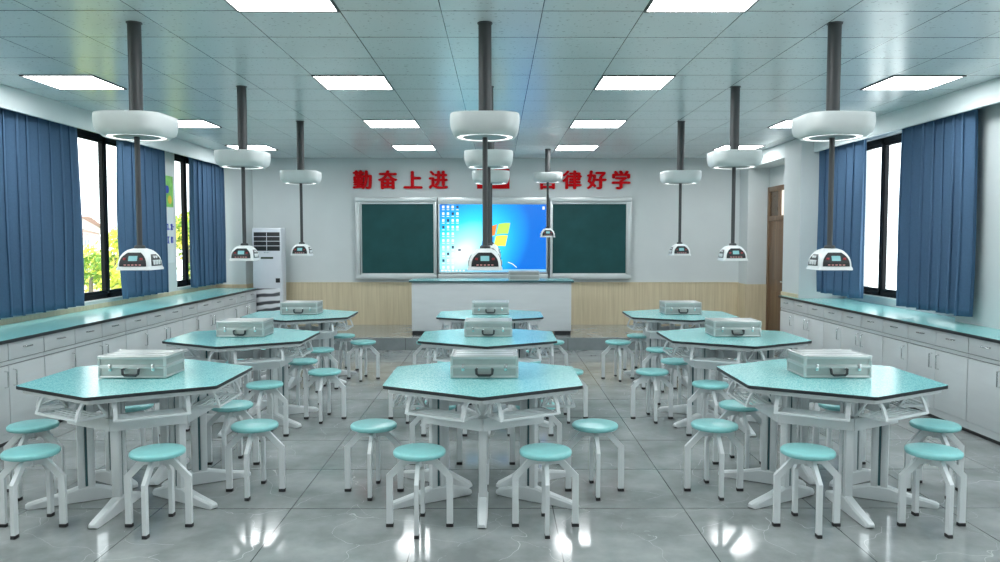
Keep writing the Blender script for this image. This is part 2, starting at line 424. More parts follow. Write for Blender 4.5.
# ------------------------------------------------------------------ ceiling lights
def lamp_label(i, j):
    col = ('far left column beside left curtains', 'inner left column', 'inner right column', 'far right column beside right curtains')[i]
    row = ('second behind the camera', 'row just behind the camera', 'nearest row at top edge', 'second row', 'third row', 'row closest to the chalkboard')[j]
    return 'square white ceiling light panel, %s, %s' % (row, col)
proto = None
for j in range(1, 6):
    for i in range(4):
        x = -3.64 + 2.404 * i; y = -.74 + .3 + 2.4 * j
        if proto is None:
            proto = empty('ceiling_light', (x, y, H))
            b = MB()
            for s in (-1, 1):
                b.box((s * .295, 0, -.004), (.012, .602, .012)); b.box((0, s * .295, -.004), (.58, .012, .012))
            b.build('frame', M['lampf'], proto, smooth=0)
            MB().box((0, 0, -.002), (.576, .576, .006)).build('diffuser', M['lamp'], proto, smooth=0)
            o = proto
        else:
            o = copy_tree(proto); o.location = (x, y, H)
        tag(o, lamp_label(i, j), 'ceiling light', 'square ceiling light panels')

# ------------------------------------------------------------------ counters and cabinets
def counter(name, poly, label):
    b = MB(); b.prism(poly, .822, .85, top=0, side=1, bot=1)
    return tag(b.build(name, [M['lam'], M['edge']], smooth=0), label, 'countertop', 'window countertops')
counter('countertop', [(XL + .017, 3.7), (-3.87, 3.7), (-3.87, 12.47), (XL + .017, 12.47)], 'long turquoise countertop with dark edge under the left window')
counter('countertop', [(3.95, 3.5), (XR - .002, 3.5), (XR - .002, 4.945), (4.426, 4.945), (4.426, 7.455), (XR - .002, 7.455), (XR - .002, 10.315), (4.012, 10.315), (4.012, 10.85), (3.95, 10.85)], 'long turquoise countertop with dark edge under the right window')

def make_cabinet(w, notch=0):
    """three doors and three drawers; local x runs left to right as seen from the front, front face at y = 0 looking towards -y"""
    root = empty('cabinet', (0, 0, 0)); dep = .43; u = w / 3
    def carcass(f, z0, z1, name, m):
        a, e = -w / 2 + .001, w / 2 - .001
        pl = [(a, f), (e, f), (e, dep), (a, dep)] if not notch else [(a, f), (e, f), (e, dep), (a + notch, dep), (a + notch, .032), (a, .032)]
        MB().prism(pl, z0, z1).build(name, m, root, smooth=0)
    carcass(.018, .10, .822, 'body', M['gap']); carcass(.022, .03, .10, 'plinth', M['cab']); carcass(.028, .001, .03, 'plinth_shadow', M['black'])  # black bottom strip stands in for the shadow gap under the plinth
    for k in range(3):
        cx = -w / 2 + u * (k + .5)
        dr = MB().box((cx, .009, .748), (u - .010, .018, .136), bev=.002).build('drawer', M['cab'], root)
        MB().tube([(cx - .05, .0, .765), (cx - .045, -.022, .765), (cx + .045, -.022, .765), (cx + .05, .0, .765)], .006, 8).build('drawer_handle', M['chrome'], dr)
        do = MB().box((cx, .009, .369), (u - .010, .018, .534), bev=.002).build('door', M['cab'], root)
        hx = cx + (u / 2 - .055) * (1, 1, -1)[k]
        MB().tube([(hx, .0, .47), (hx, -.026, .475), (hx, -.026, .595), (hx, .0, .60)], .007, 8).build('door_handle', M['chrome'], do)
        if k == 0:
            MB().box((0, .012, .658), (w - .004, .012, .030), bev=.002).build('rail', M['cab'], root)
    return root
wl = 1.464; cab = None
ords = ('nearest to the camera', 'second from the camera', 'third from the camera', 'fourth from the camera', 'at the far end by the air conditioner')
for k in range(5):
    o = make_cabinet(wl) if cab is None else copy_tree(cab); cab = cab or o
    o.location = (-3.90, 5.156 + wl * (k + .5), 0); o.rotation_euler = (0, 0, PI / 2)
    tag(o, 'white three-door cabinet under left window counter, ' + ords[k], 'cabinet', 'cabinets under the window counters')
wr = 1.452; cab2 = None
ords = ('nearest to the camera', 'second from the camera', 'third from the camera', 'at the far end by the pillar')
for k in range(4):
    o = make_cabinet(wr, .53) if k == 3 else make_cabinet(wr) if cab2 is None else copy_tree(cab2); cab2 = cab2 or o
    o.location = (3.98, 10.845 - wr * (3 - k + .5), 0); o.rotation_euler = (0, 0, -PI / 2)
    tag(o, 'white three-door cabinet under right window counter, ' + ords[k], 'cabinet', 'cabinets under the window counters')

# ------------------------------------------------------------------ curtains
def curtain(x, y0, y1, seed, label, zb=.935, zt=2.93, amp=.072):
    rnd = random.Random(seed); L = y1 - y0; n = int(L / .012); nz = 26
    # irregular folds: cumulative phase with varying pitch
    ph = [0.0]; pitch = .16
    for i in range(n):
        if i % 12 == 0: pitch = rnd.uniform(.14, .24)
        ph.append(ph[-1] + 2 * PI * (L / n) / pitch)
    am = [rnd.uniform(.6, 1.1) for _ in range(n // 10 + 3)]
    drift = [rnd.uniform(-.5, .5) for _ in range(6)]
    rings = []
    for j in range(nz + 1):
        t = j / nz; z = zb + (zt - zb) * t; row = []
        for i in range(n + 1):
            y = y0 + L * i / n; k = i / 10; a = am[int(k)] * (1 - k % 1) + am[int(k) + 1] * (k % 1)
            p = ph[i] + .5 * math.sin(2.6 * t + drift[0] + 1.7 * y) * (1 - t)
            w = math.sin(p)
            spread = 1 + .03 * math.sin(3 * t + drift[1])
            row.append((x + amp * a * w * (.75 + .25 * (1 - t)), (y0 + y1) / 2 + (y - (y0 + y1) / 2) * spread + .029 * math.sin(2 * p), z - .004 * math.sin(p * .5)))
        rings.append(row)
    o = MB().rings(rings, cap=False, close=False).build('curtain', M['curtain'], smooth=80)
    sm = o.modifiers.new('thickness', 'SOLIDIFY'); sm.thickness = .006; sm.offset = 0
    return tag(o, label, 'curtain', 'blue window curtains')
curtain(-4.45, 6.0, 8.20, 1, 'slate blue curtain at the left edge, nearest to the camera')
curtain(-4.45, 9.13, 10.45, 2, 'slate blue curtain left of the posters, behind nearest left pendant')
curtain(-4.45, 11.24, 12.55, 3, 'slate blue curtain in the far left corner')
curtain(4.30, 7.02, 8.26, 4, 'slate blue curtain on the right window, nearest to the camera')
curtain(4.30, 9.16, 10.30, 5, 'slate blue curtain beside the pillar on the right window')

# ------------------------------------------------------------------ lab table
R6 = .70
def hexv(R, rot=0): return [(R * math.cos(PI / 2 + rot + PI / 3 * k), R * math.sin(PI / 2 + rot + PI / 3 * k)) for k in range(6)]
def make_table():
    root = empty('lab_table')
    b = MB(); b.prism(rounded_poly(hexv(R6), .035), .744, .764, top=0, side=1, bot=1); b.build('tabletop', [M['lam'], M['edge']], root, smooth=30)
    MB().prism(rounded_poly(hexv(R6 - .035), .03), .716, .744).build('support_panel', M['white'], root, smooth=30)
    # six-sided apron: thin panels
    b = MB(); V = hexv(.425)
    for k in range(6):
        p, q = V[k], V[(k + 1) % 6]
        b.bar((p[0], p[1], .542), (q[0], q[1], .542), .018, .075, up=(0, 0, 1))
    b.build('apron', M['white'], root, smooth=0)
    for k in range(6):
        a = PI / 2 + PI / 3 * k; rot = Matrix.Rotation(a, 4, 'Z')
        # column pair along the radius with a dark strip between, on a long radial foot
        b = MB().box((.307, 0, .392), (.042, .05, .65), bev=.008).box((.363, 0, .392), (.042, .05, .65), bev=.008)
        c = b.move(rot).build('leg', M['white'], root)
        MB().box((.335, 0, .392), (.02, .034, .65)).move(rot).build('leg_strip', M['teal'], c, smooth=0)
        prof = [(.10, .012, .030), (.12, .006, .045), (.20, .004, .068), (.28, .004, .094), (.39, .004, .094), (.50, .004, .066), (.62, .002, .044), (.655, .004, .036), (.668, .012, .028)]
        rg = []
        for x, z0, z1 in prof:
            w = .030 if x < .6 else .026; w = .019 if x > .66 or x < .11 else w
            rg.append([(x, -w, z0), (x, w, z0), (x, w, z1 - .012), (x, w * .7, z1), (x, -w * .7, z1), (x, -w, z1 - .012)])
        MB().rings(rg).move(rot).build('foot', M['white'], c, smooth=30)
    for k in range(6):
        a = PI / 2 + PI / 6 + PI / 3 * k; rot = Matrix.Rotation(a, 4, 'Z')
        b = MB()
        b.box((.566, 0, .606), (.014, .40, .016), bev=.003)
        b.bar((.38, -.19, .604), (.566, -.19, .604), .012, .016).bar((.38, .19, .604), (.566, .19, .604), .012, .016)
        for i in range(5): b.box((.39 + .035 * i, 0, .604), (.015, .38, .006))
        tr = b.move(rot).build('book_tray', M['white'], root)
        for s in (-1, 1):
            MB().sweep([(.455, s * .197, .718), (.525, s * .197, .697), (.548, s * .197, .66), (.568, s * .197, .600)], .024, .012, (0, 1, 0)).sweep([(.455, s * .197, .716), (.425, s * .197, .665), (.38, s * .197, .604)], .020, .010, (0, 1, 0)).move(rot).build('tray_bracket', M['white'], tr)
    return root
def make_stool():
    root = empty('lab_stool')
    MB().lathe([(.001, .414), (.10, .414), (.135, .416), (.146, .421), (.150, .430), (.149, .440), (.143, .447), (.132, .450), (.001, .4515)], n=48).build('seat', M['seat'], root, smooth=60)
    b = MB().lathe([(.001, .352), (.018, .352), (.018, .405), (.075, .408), (.075, .414), (.001, .414)], n=24)
    b.build('hub', M['white'], root)
    for k in range(4):
        rot = Matrix.Rotation(PI / 2 * k, 4, 'Z')
        b = MB().sweep([(.012, 0, .383), (.085, 0, .383), (.172, 0, .292), (.172, 0, .018)], .023, .036, (0, 1, 0))
        lg = b.move(rot).build('leg', M['white'], root, smooth=20)
        MB().box((.172, 0, .010), (.042, .028, .020), bev=.003).move(rot).build('rubber_foot', M['rubber'], lg)
    return root
def make_case():
    root = empty('aluminium_case'); w, d = .42, .285
    def rail(b, z, hh=.012, ex=.005):
        for s in (-1, 1):
            b.box((0, s * (d / 2), z), (w + 2 * ex, .010, hh), bev=.003); b.box((s * (w / 2), 0, z), (.010, d + 2 * ex, hh), bev=.003)
    base = MB().box((0, 0, .040), (w - .004, d - .004, .068), bev=.010, seg=3).build('base', M['alup'], root)
    b = MB(); rail(b, .071, .014); rail(b, .010, .012)
    for sx in (-1, 1):
        for sy in (-1, 1): b.box((sx * (w / 2 - .003), sy * (d / 2 - .003), .042), (.018, .018, .07), bev=.006)
    b.build('edge_rail', M['alu'], base)
    b = MB()
    for sx in (-1, 1):
        for sy in (-1, 1): b.lathe([(.001, 0), (.009, 0), (.010, .004), (.010, .008)], (sx * (w / 2 - .03), sy * (d / 2 - .03), 0), 12)
    b.build('rubber_foot', M['rubber'], base)
    lid = MB().box((0, 0, .109), (w - .004, d - .004, .064), bev=.012, seg=3).build('lid', M['alup'], root)
    b = MB(); rail(b, .0825, .007); rail(b, .133, .020, .003)
    for sx in (-1, 1):
        for sy in (-1, 1): b.box((sx * (w / 2 - .003), sy * (d / 2 - .003), .110), (.018, .018, .062), bev=.006); b.box((sx * (w / 2 - .006), sy * (d / 2 - .006), .138), (.026, .026, .014), bev=.006)
    for i in range(3): b.box((0, -.08 + .08 * i, .1412), (w - .05, .045, .005), bev=.002)
    b.build('edge_rail', M['alu'], lid)
    hd = MB().tube([(-.048, -d / 2 - .003, .062), (-.052, -d / 2 - .022, .060), (-.049, -d / 2 - .026, .034), (-.036, -d / 2 - .027, .024), (.036, -d / 2 - .027, .024), (.049, -d / 2 - .026, .034), (.052, -d / 2 - .022, .060), (.048, -d / 2 - .003, .062)], .0085, 8).build('handle', M['black'], root)
    b = MB()
    for s in (-1, 1): b.box((s * .048, -d / 2 - .006, .062), (.018, .010, .016), bev=.003)
    b.build('handle_mount', M['chrome'], hd)
    for s in (-1, 1):
        MB().box((s * .135, -d / 2 - .007, .070), (.020, .008, .044), bev=.003).box((s * .135, -d / 2 - .012, .066), (.012, .006, .020), bev=.002).build('latch', M['chrome'], root)
    return root
rowsn = ('nearest', 'middle-row', 'farthest'); colsn = ('left', 'centre', 'right')
tcx = (-2.30, -.09, 2.12); tcy = (4.97, 7.00, 9.02); ccx = (-2.312, -.085, 2.155)
stations = [((-.36, -.62), 'front left side'), ((.36, -.62), 'front right side'), ((.72, .0), 'right side'), ((.365, .60), 'back right side'), ((-.365, .60), 'back left side'), ((-.72, .0), 'left side')]
HIDDEN = {(2, 1, 0), (2, 1, 3), (2, 1, 4)}                    # not seen at all: wholly behind the tables in front
T0 = S0 = C0 = None
for r_ in range(3):
    for c_ in range(3):
        nm = '%s %s' % (rowsn[r_], colsn[c_])
        t = make_table() if T0 is None else copy_tree(T0); T0 = T0 or t
        t.location = (tcx[c_], tcy[r_], 0)
        where = ('beside the left window counter', 'in line with the chalkboard screen', 'beside the right window counter')[c_]
        tag(t, 'hexagonal turquoise lab table, %s, %s' % (nm, where), 'table', 'hexagonal lab tables')
        k = make_case() if C0 is None else copy_tree(C0); C0 = C0 or k
        k.location = (ccx[c_], tcy[r_] + .03 + .025 * r_, .7645)
        tag(k, 'closed aluminium case with black handle on the %s lab table' % nm, 'case', 'aluminium cases on the lab tables')
        for si, ((dx, dy), sn) in enumerate(stations):
            if (r_, c_, si) in HIDDEN: continue
            s = make_stool() if S0 is None else copy_tree(S0); S0 = S0 or s
            s.location = (tcx[c_] + dx + (.0, .003, .012)[c_], tcy[r_] + .005 + dy, 0)
            tag(s, 'round turquoise four-legged stool at the %s of the %s lab table' % (sn, nm), 'stool', 'stools around the lab tables')

# ------------------------------------------------------------------ pendants
def make_pendant(dz=0.0):
    """origin on the ceiling"""
    root = empty('service_pendant'); zc = H - dz + .02
    MB().lathe([(.001, 2.43 - zc), (.041, 2.43 - zc), (.041, 0), (.001, 0)], n=28).build('upper_pole', M['pole'], root)
    MB().lathe([(.001, -.006), (.048, -.006), (.048, 0), (.001, 0)], n=28).build('ceiling_plate', M['pole'], root)
    prof = [(.200, 2.440), (.210, 2.4385), (.213, 2.434), (.215, 2.41), (.215, 2.385), (.211, 2.355), (.203, 2.328), (.193, 2.310), (.184, 2.301), (.178, 2.301), (.178, 2.311)]
    dr = MB().rings([[(x, y, z - zc) for x, y in rounded_poly([(-r, -r), (r, -r), (r, r), (-r, r)], .12 - .5 * (.215 - r) + (.05 if r < .2 else 0), 9)] for r, z in prof]).build('drum', M['drum'], root, smooth=50)
    MB().lathe([(.146, 2.309 - zc), (.172, 2.309 - zc), (.172, 2.305 - zc), (.146, 2.305 - zc), (.146, 2.309 - zc)], n=56, cap=False).build('ring_light', M['ring'], dr, smooth=50)
    MB().lathe([(.001, 2.304 - zc), (.140, 2.304 - zc), (.140, 2.311 - zc), (.001, 2.311 - zc)], n=40).build('base_plate', M['grey'], dr, smooth=50)
    MB().lathe([(.001, 1.575 - zc), (.0165, 1.575 - zc), (.0165, 2.305 - zc), (.001, 2.305 - zc)], n=20).build('lower_pole', M['pole'], root)
    # domed control box
    z0 = 1.484 - zc; hb = .115
    def half(t): return .103 * math.sqrt(max(0.0, 1 - (t * .93) ** 2.3))
    rg = []
    for i in range(13):
        t = i / 12; s = half(t)
        if i == 12: s *= .8
        c = s * .22
        rg.append([(x, y, z0 + .008 + hb * t) for x, y in rounded_poly([(-s, -s), (s, -s), (s, s), (-s, s)], c, 5)])
    bx = MB().rings(rg).build('control_box', M['whitep'], root, smooth=50)
    q = rounded_poly([(-.109, -.109), (.109, -.109), (.109, .109), (-.109, .109)], .020, 5)
    q2 = [(x * .94, y * .94) for x, y in q]
    MB().rings([[(x, y, z0 - .012) for x, y in q], [(x, y, z0 - .002) for x, y in q], [(x, y, z0 + .012) for x, y in q2]]).build('flange', M['whitep'], bx, smooth=30)
    MB().lathe([(.001, 0), (.034, 0), (.034, .018), (.026, .026), (.001, .026)], (0, 0, z0 + hb + .002), 20).build('collar', M['pole'], bx)
    def patch(name, m, pts, off, turn, par):
        """flat outline (x, height fraction) wrapped onto a dome side; turn = quarter turns"""
        b = MB(); fr = []; bk = []
        for x, t in pts:
            s = half(t); z = z0 + .008 + hb * t; fr.append((x, -s - off, z)); bk.append((x, -s + .012, z))
        for i in range(len(pts) - 1): pass
        vf = [b.bm.verts.new(p) for p in fr]; vb = [b.bm.verts.new(p) for p in bk]; N = len(pts)
        h = N // 2                                               # outline is symmetric: stitch strips between i and N-1-i
        for i in range(h - 1): b.bm.faces.new((vf[i], vf[i + 1], vf[N - 2 - i], vf[N - 1 - i]))
        for i in range(N): j = (i + 1) % N; b.bm.faces.new((vf[i], vb[i], vb[j], vf[j]))
        return b.move(Matrix.Rotation(turn * PI / 2, 4, 'Z')).build(name, m, par, smooth=0)
    def arch(w, t0, t1):
        """outline of a dome shape from bottom left, up and over to bottom right"""
        L = []
        for i in range(9):
            a = i / 8; t = t0 + (t1 - t0) * a; L.append((-w * (1 - .52 * a ** 2.8), t))
        return L + [(-x, t) for x, t in L[::-1]]
    def rect(x0, x1, t0, t1): return [(x0, t0), (x0, (t0 + t1) / 2), (x0, t1), (x1, t1), (x1, (t0 + t1) / 2), (x1, t0)]
    for turn in (0, 2):
        patch('control_panel', M['black'], arch(.084, .03, .78), .003, turn, bx)
        patch('display', M['lcd'], rect(-.027, .027, .33, .60), .006, turn, bx)
        b = MB()
        for i in range(5):
            t = .11; b.box((-.046 + .023 * i, -half(t) - .005, z0 + .008 + hb * t), (.013, .006, .007), bev=.001)
        b.move(Matrix.Rotation(turn * PI / 2, 4, 'Z')).build('button_row', M['pinkb'], bx)
        for s in (-1, 1):
            t = .44; b = MB().box((s * .052, -half(t) - .005, z0 + .008 + hb * t), (.018, .008, .014), bev=.003)
            b.move(Matrix.Rotation(turn * PI / 2, 4, 'Z')).build('knob', M['red'], bx)
    for turn in (1, 3):
        patch('socket_panel', M['black'], arch(.070, .05, .68), .003, turn, bx)
        b = MB()
        for x, t, w, h in ((-.036, .24, .026, .030), (.0, .24, .026, .030), (.036, .24, .026, .030), (-.016, .53, .019, .015), (.016, .53, .019, .015)):
            b.box((x, -half(t) - .003, z0 + .008 + hb * t), (w, .008, h), bev=.002)
        b.move(Matrix.Rotation(turn * PI / 2, 4, 'Z')).build('socket', M['whitep'], bx)
    return root
P0 = None
for r_ in range(3):
    for c_ in range(3):
        o = make_pendant() if P0 is None else copy_tree(P0); P0 = P0 or o
        o.location = (-2.27 + 2.19 * c_, 4.915 + 2.03 * r_, H)
        tag(o, 'white drum service pendant with domed control box hanging over the %s %s lab table' % (rowsn[r_], colsn[c_]), 'pendant', 'service pendants over the tables')
o = make_pendant(.215); o.location = (.755, 11.75, H)
tag(o, 'small white drum service pendant hanging over the teacher desk', 'pendant', 'service pendants over the tables')

# ------------------------------------------------------------------ front wall: chalkboard, screen, slogan
yb = YB - .017
def zv(v, Y=13.0): a = (281 - v) / 773.26; return 1.65 + (a - .055) * Y / (1 + a * .055)
def xv(u, Y=13.0): return (u - 500) * (Y + .0) / 773.26 + .0029 * Y
Z0, Z1 = zv(279), zv(197.5); t = .075
for xa, xb, pa, pb, sd in ((xv(356), xv(437.2), xv(361.5), xv(434.3), 'left'), (xv(549.8), xv(631), xv(552), xv(626.5), 'right')):
    xm = (xa + xb) / 2
    c = empty('chalkboard', (xm, YB, 0), 0, 'green chalkboard in a silver frame on the %s of the lit screen' % sd, 'chalkboard')
    b = MB()
    for z in (Z0 + t / 2, Z1 - t / 2): b.box((0, -.055, z), (xb - xa, .11, t), bev=.01)
    out, inn = (xa + t / 2, xb - .02) if sd == 'left' else (xb - t / 2, xa + .015)
    b.box((out - xm, -.055, (Z0 + Z1) / 2), (t, .11, Z1 - Z0 - 2 * t + .01), bev=.01)
    b.box((inn - xm, -.055, (Z0 + Z1) / 2), (.03, .11, Z1 - Z0 - 2 * t + .01), bev=.004)
    b.box((0, -.01, (Z0 + Z1) / 2), (xb - xa - .1, .02, Z1 - Z0 - .1))
    b.box((0, -.085, Z1 - .10), (xb - xa - .06, .03, .02), bev=.004)
    b.build('frame', M['bframe'], c)
    z0, z1 = zv(274), zv(203); cx, cz = (pa + pb) / 2 - xm, (z0 + z1) / 2; pw_ = pb - pa
    g = MB().box((cx, -.055, cz), (pw_, .03, z1 - z0)).build('writing_panel', M['green'], c, smooth=0)
    b = MB()
    for s in (-1, 1):
        b.box((cx + s * pw_ / 2, -.06, cz), (.022, .045, z1 - z0 + .022), bev=.004); b.box((cx, -.06, cz + s * (z1 - z0) / 2), (pw_ + .022, .045, .022), bev=.004)
    b.build('panel_edge', M['bframe'], g)
x0, x1, z0, z1 = xv(440), xv(546), zv(272), zv(204.5)
S = empty('interactive_screen', ((x0 + x1) / 2, YB - .07, (z0 + z1) / 2), 0, 'large lit touch screen showing a blue desktop between the green chalkboards', 'screen')
w, h = x1 - x0, z1 - z0; zt, zl = Z1 - (z0 + z1) / 2, Z0 - (z0 + z1) / 2
b = MB(); b.box((0, .02, (zt + zl) / 2), (w + .074, .098, zt - zl), bev=.004); b.build('housing', M['black'], S)
b = MB()
for s in (-1, 1): b.box((s * (w / 2 + .012), -.035, 0), (.024, .016, h + .03), bev=.004)
b.box((0, -.035, (h / 2 + zt) / 2), (w + .06, .016, zt - h / 2), bev=.006); b.box((0, -.035, (-h / 2 - .02 + zl) / 2 - .004), (w + .06, .016, -zl - h / 2 - .024), bev=.006); b.box((0, -.035, -h / 2 - .008), (w, .016, .014), bev=.003)
b.build('bezel', M['bframe'], S)
trim(MB().box(((x0 + x1) / 2, YB - .045, (.911 + Z0) / 2), (1.3, .09, Z0 - .911 - .0005), bev=.004), M['bframe'])   # ledge under the screen
MB().box((0, -.028, 0), (w, .008, h)).build('display_panel', M['wall_paper'], S, smooth=0)
b = MB(); ir = random.Random(3)
for j in range(10):
    for i in range(4 if j < 4 else 3):
        cx, cz = -w / 2 + .05 + i * .079 + .01, h / 2 - .055 - j * .112
        b.mi = 1 if (i + j) % 5 == 3 else 0; b.box((cx, -.0335, cz + .012), (.038, .003, .044))
        b.mi = 0; b.box((cx, -.0335, cz - .034), (.042, .003, .012))
b.mi = 0; b.box((w / 2 - .045, -.0335, h / 2 - .06), (.035, .003, .05))
b.mi = 1; b.box((-w / 2 + .33, -.0335, -h / 2 + .37), (.045, .003, .03))
b.build('desktop_icons', [M['icon'], M['icond']], S, smooth=0)
b = MB().box((0, -.0335, -h / 2 + .025), (w, .002, .04)); b.mi = 1
for i in range(7): b.box((-w / 2 + .04 + i * .06, -.0345, -h / 2 + .025), (.034, .002, .026))
b.build('taskbar', [glow('taskbar_blue', (.25, .6, .8)), M['icon']], S, smooth=0)
b = MB()                                                                # waving four-pane flag emblem
def pane(u0, u1, v0, v1, mi):
    up, lo = [], []
    for i in range(9):
        u = u0 + (u1 - u0) * i / 8; wv = .045 * math.sin(u * 6.5 + .6)
        up.append((u + v1 * .22, -.0335, v1 * (1 + .1 * u) + wv)); lo.append((u + v0 * .22, -.0335, v0 * (1 + .1 * u) + wv))
    b.mi = mi
    for i in range(8): b.poly([lo[i], lo[i + 1], up[i + 1], up[i]])
pane(-.21, -.012, .012, .19, 0); pane(.012, .21, .012, .19, 1); pane(-.21, -.012, -.19, -.012, 2); pane(.012, .21, -.19, -.012, 3)
b.move(Matrix.Translation((.04, 0, .02))).build('desktop_emblem', [M['lg_r'], M['lg_g'], M['lg_b'], M['lg_y']], S, smooth=0)
b = MB().tube([(.25, -.0335, -.40), (.33, -.0335, -.43), (.40, -.0335, -.49)], .006, 6); b.build('desktop_streak', M['icon'], S)

dg = None
def glyph(ch, x, z, size, label):
    cu = bpy.data.curves.new('glyph', 'FONT'); cu.body = ch; cu.size = size; cu.extrude = .022; cu.align_x = 'CENTER'
    tmp = bpy.data.objects.new('glyph_tmp', cu); COL.objects.link(tmp)
    bpy.context.view_layer.update(); dgr = bpy.context.evaluated_depsgraph_get()
    me = bpy.data.meshes.new_from_object(tmp.evaluated_get(dgr)); bpy.data.objects.remove(tmp)
    xs = [v.co.x for v in me.vertices]; ys = [v.co.y for v in me.vertices]
    cx, cy = (min(xs) + max(xs)) / 2, (min(ys) + max(ys)) / 2
    me.transform(Matrix.Rotation(PI / 2, 4, 'X') @ Matrix.Translation((-cx, -cy, 0)))
    bm = bmesh.new()
    for dx, dz in ((0, 0), (.013, 0), (-.013, 0), (0, .008), (0, -.008)):
        k = len(bm.verts); bm.from_mesh(me); bm.verts.ensure_lookup_table()
        for v in bm.verts[k:]: v.co.x += dx; v.co.z += dz; v.co.y += dx * .02 + dz * .05
    bm.to_mesh(me); bm.free()
    me.materials.clear(); me.materials.append(M['redl'])
    o = bpy.data.objects.new('wall_character', me); COL.objects.link(o); o.location = (x, YB - .023, z)
    return tag(o, label, 'wall lettering', 'red slogan characters on the front wall')
names = ['first', 'second', 'third', 'fourth', 'fifth', 'sixth', 'seventh', 'eighth']
for i, (ch, u) in enumerate(zip('勤奋上进自律好学', (362.6, 387.9, 413.2, 438.4, 547.5, 572, 596.5, 621))):
    glyph(ch, xv(u), zv(179.6), .325, 'red raised character "%s", %s of eight in the slogan above the chalkboard' % (ch, names[i]))
x0, x1, z0, z1 = xv(477), xv(509.5), zv(188.5), zv(168.5)
b = MB().box(((x0 + x1) / 2, YB - .012, (z0 + z1) / 2), (x1 - x0, .024, z1 - z0), bev=.004)
tag(b.build('wall_plaque', M['redl']), 'plain red rectangular plaque on the front wall, midway in the red slogan', 'plaque')

# ------------------------------------------------------------------ teacher desk, case on it
D = empty('teacher_desk', (-.095, 12.0, .186), 0, 'long white teacher desk with turquoise top on the platform', 'desk')
wd = 2.42
b = MB().box((0, .02, .43), (wd, .66, .74), bev=.006); b.build('body', M['cab'], D)
for s in (-1, 1): MB().box((s * (wd / 2 - .13), -.25, .03), (.24, .16, .06)).build('foot', M['black'], D, smooth=0)
b = MB(); b.prism(rounded_poly([(-wd / 2 - .04, -.36), (wd / 2 + .04, -.36), (wd / 2 + .04, .39), (-wd / 2 - .04, .39)], .03), .80, .826, top=0, side=1, bot=1)
b.build('desktop', [M['lam'], M['teal']], D, smooth=30)
k = copy_tree(C0); k.location = (.40, 11.86, 1.0125); k.rotation_euler = (0, 0, PI); k.scale = (1.08, 1, .98)
tag(k, 'closed grey aluminium case on the teacher desk, its back to the room', 'case', 'aluminium cases on the lab tables')

# ------------------------------------------------------------------ floor-standing air conditioner
A = empty('air_conditioner', (-3.735, 12.66, 0), 0, 'tall white floor-standing air conditioner in the back left corner', 'air conditioner')
MB().box((0, 0, .92), (.475, .26, 1.80), bev=.02, seg=3).box((0, .0, .02), (.44, .22, .04)).build('casing', M['acb'], A)
g = MB().box((.0, -.128, 1.60), (.42, .016, .30), bev=.006).build('outlet_grille', M['black'], A)
b = MB()
for i in range(3): b.box((0, -.138, 1.53 + .075 * i), (.42, .012, .010), bev=.002)
b.box((0, -.138, 1.60), (.008, .010, .29))
b.build('louvre', M['acb'], g)
MB().box((.0, -.131, 1.335), (.20, .008, .03), bev=.003).build('display_strip', mat('green_black_display', (.02, .05, .02), .3, var=.3, vscale=40), A)
MB().box((.0, -.131, 1.42), (.10, .006, .01), bev=.002).build('name_strip', M['chrome'], A)
MB().box((.17, -.131, .97), (.07, .008, .07), bev=.002).build('badge', M['black'], A)
MB().box((0, -.131, .47), (.40, .008, .74), bev=.003).build('patterned_panel', M['wave'], A)

# ------------------------------------------------------------------ posters on the left wall between the windows
def poster(y, z0, z1, wdt, name, label, m):
    o = empty(name, (XL + .001, y, z0), 0, label, 'poster'); MB().box((.004, 0, (z1 - z0) / 2), (.008, wdt, z1 - z0)).build('sheet', m, o, smooth=0)
    return o
p = poster(10.74, 2.09, 2.52, .52, 'wall_poster', 'green illustrated poster on the left wall between two curtains', M['pgreen'])
b = MB().lathe([(.001, 0), (.055, 0), (.055, .004), (.001, .004)], n=20).move(Matrix.Translation((.008, .06, .24)) @ Matrix.Rotation(PI / 2, 4, 'Y')); b.build('blue_figure', M['pblue'], p)
b = MB().lathe([(.001, 0), (.06, 0), (.06, .004), (.001, .004)], n=20).move(Matrix.Translation((.008, .14, .10)) @ Matrix.Rotation(PI / 2, 4, 'Y')); b.build('yellow_figure', M['pyel'], p)
p = poster(10.74, 1.31, 2.08, .52, 'wall_notice', 'white notice with blue characters on the left wall below the green poster', M['paper'])
b = MB(); rr = random.Random(5)
for z in (.50, .32):
    for y in (-.10, .05, .19):
        for q in range(4):
            b.box((.0095, y + rr.uniform(-.03, .03), z + rr.uniform(-.045, .045)), (.003, rr.choice((.08, .014)), .014)); b.box((.0095, y + rr.uniform(-.035, .035), z), (.003, .012, .09))
b.build('blue_lettering', M['pblue'], p, smooth=0)

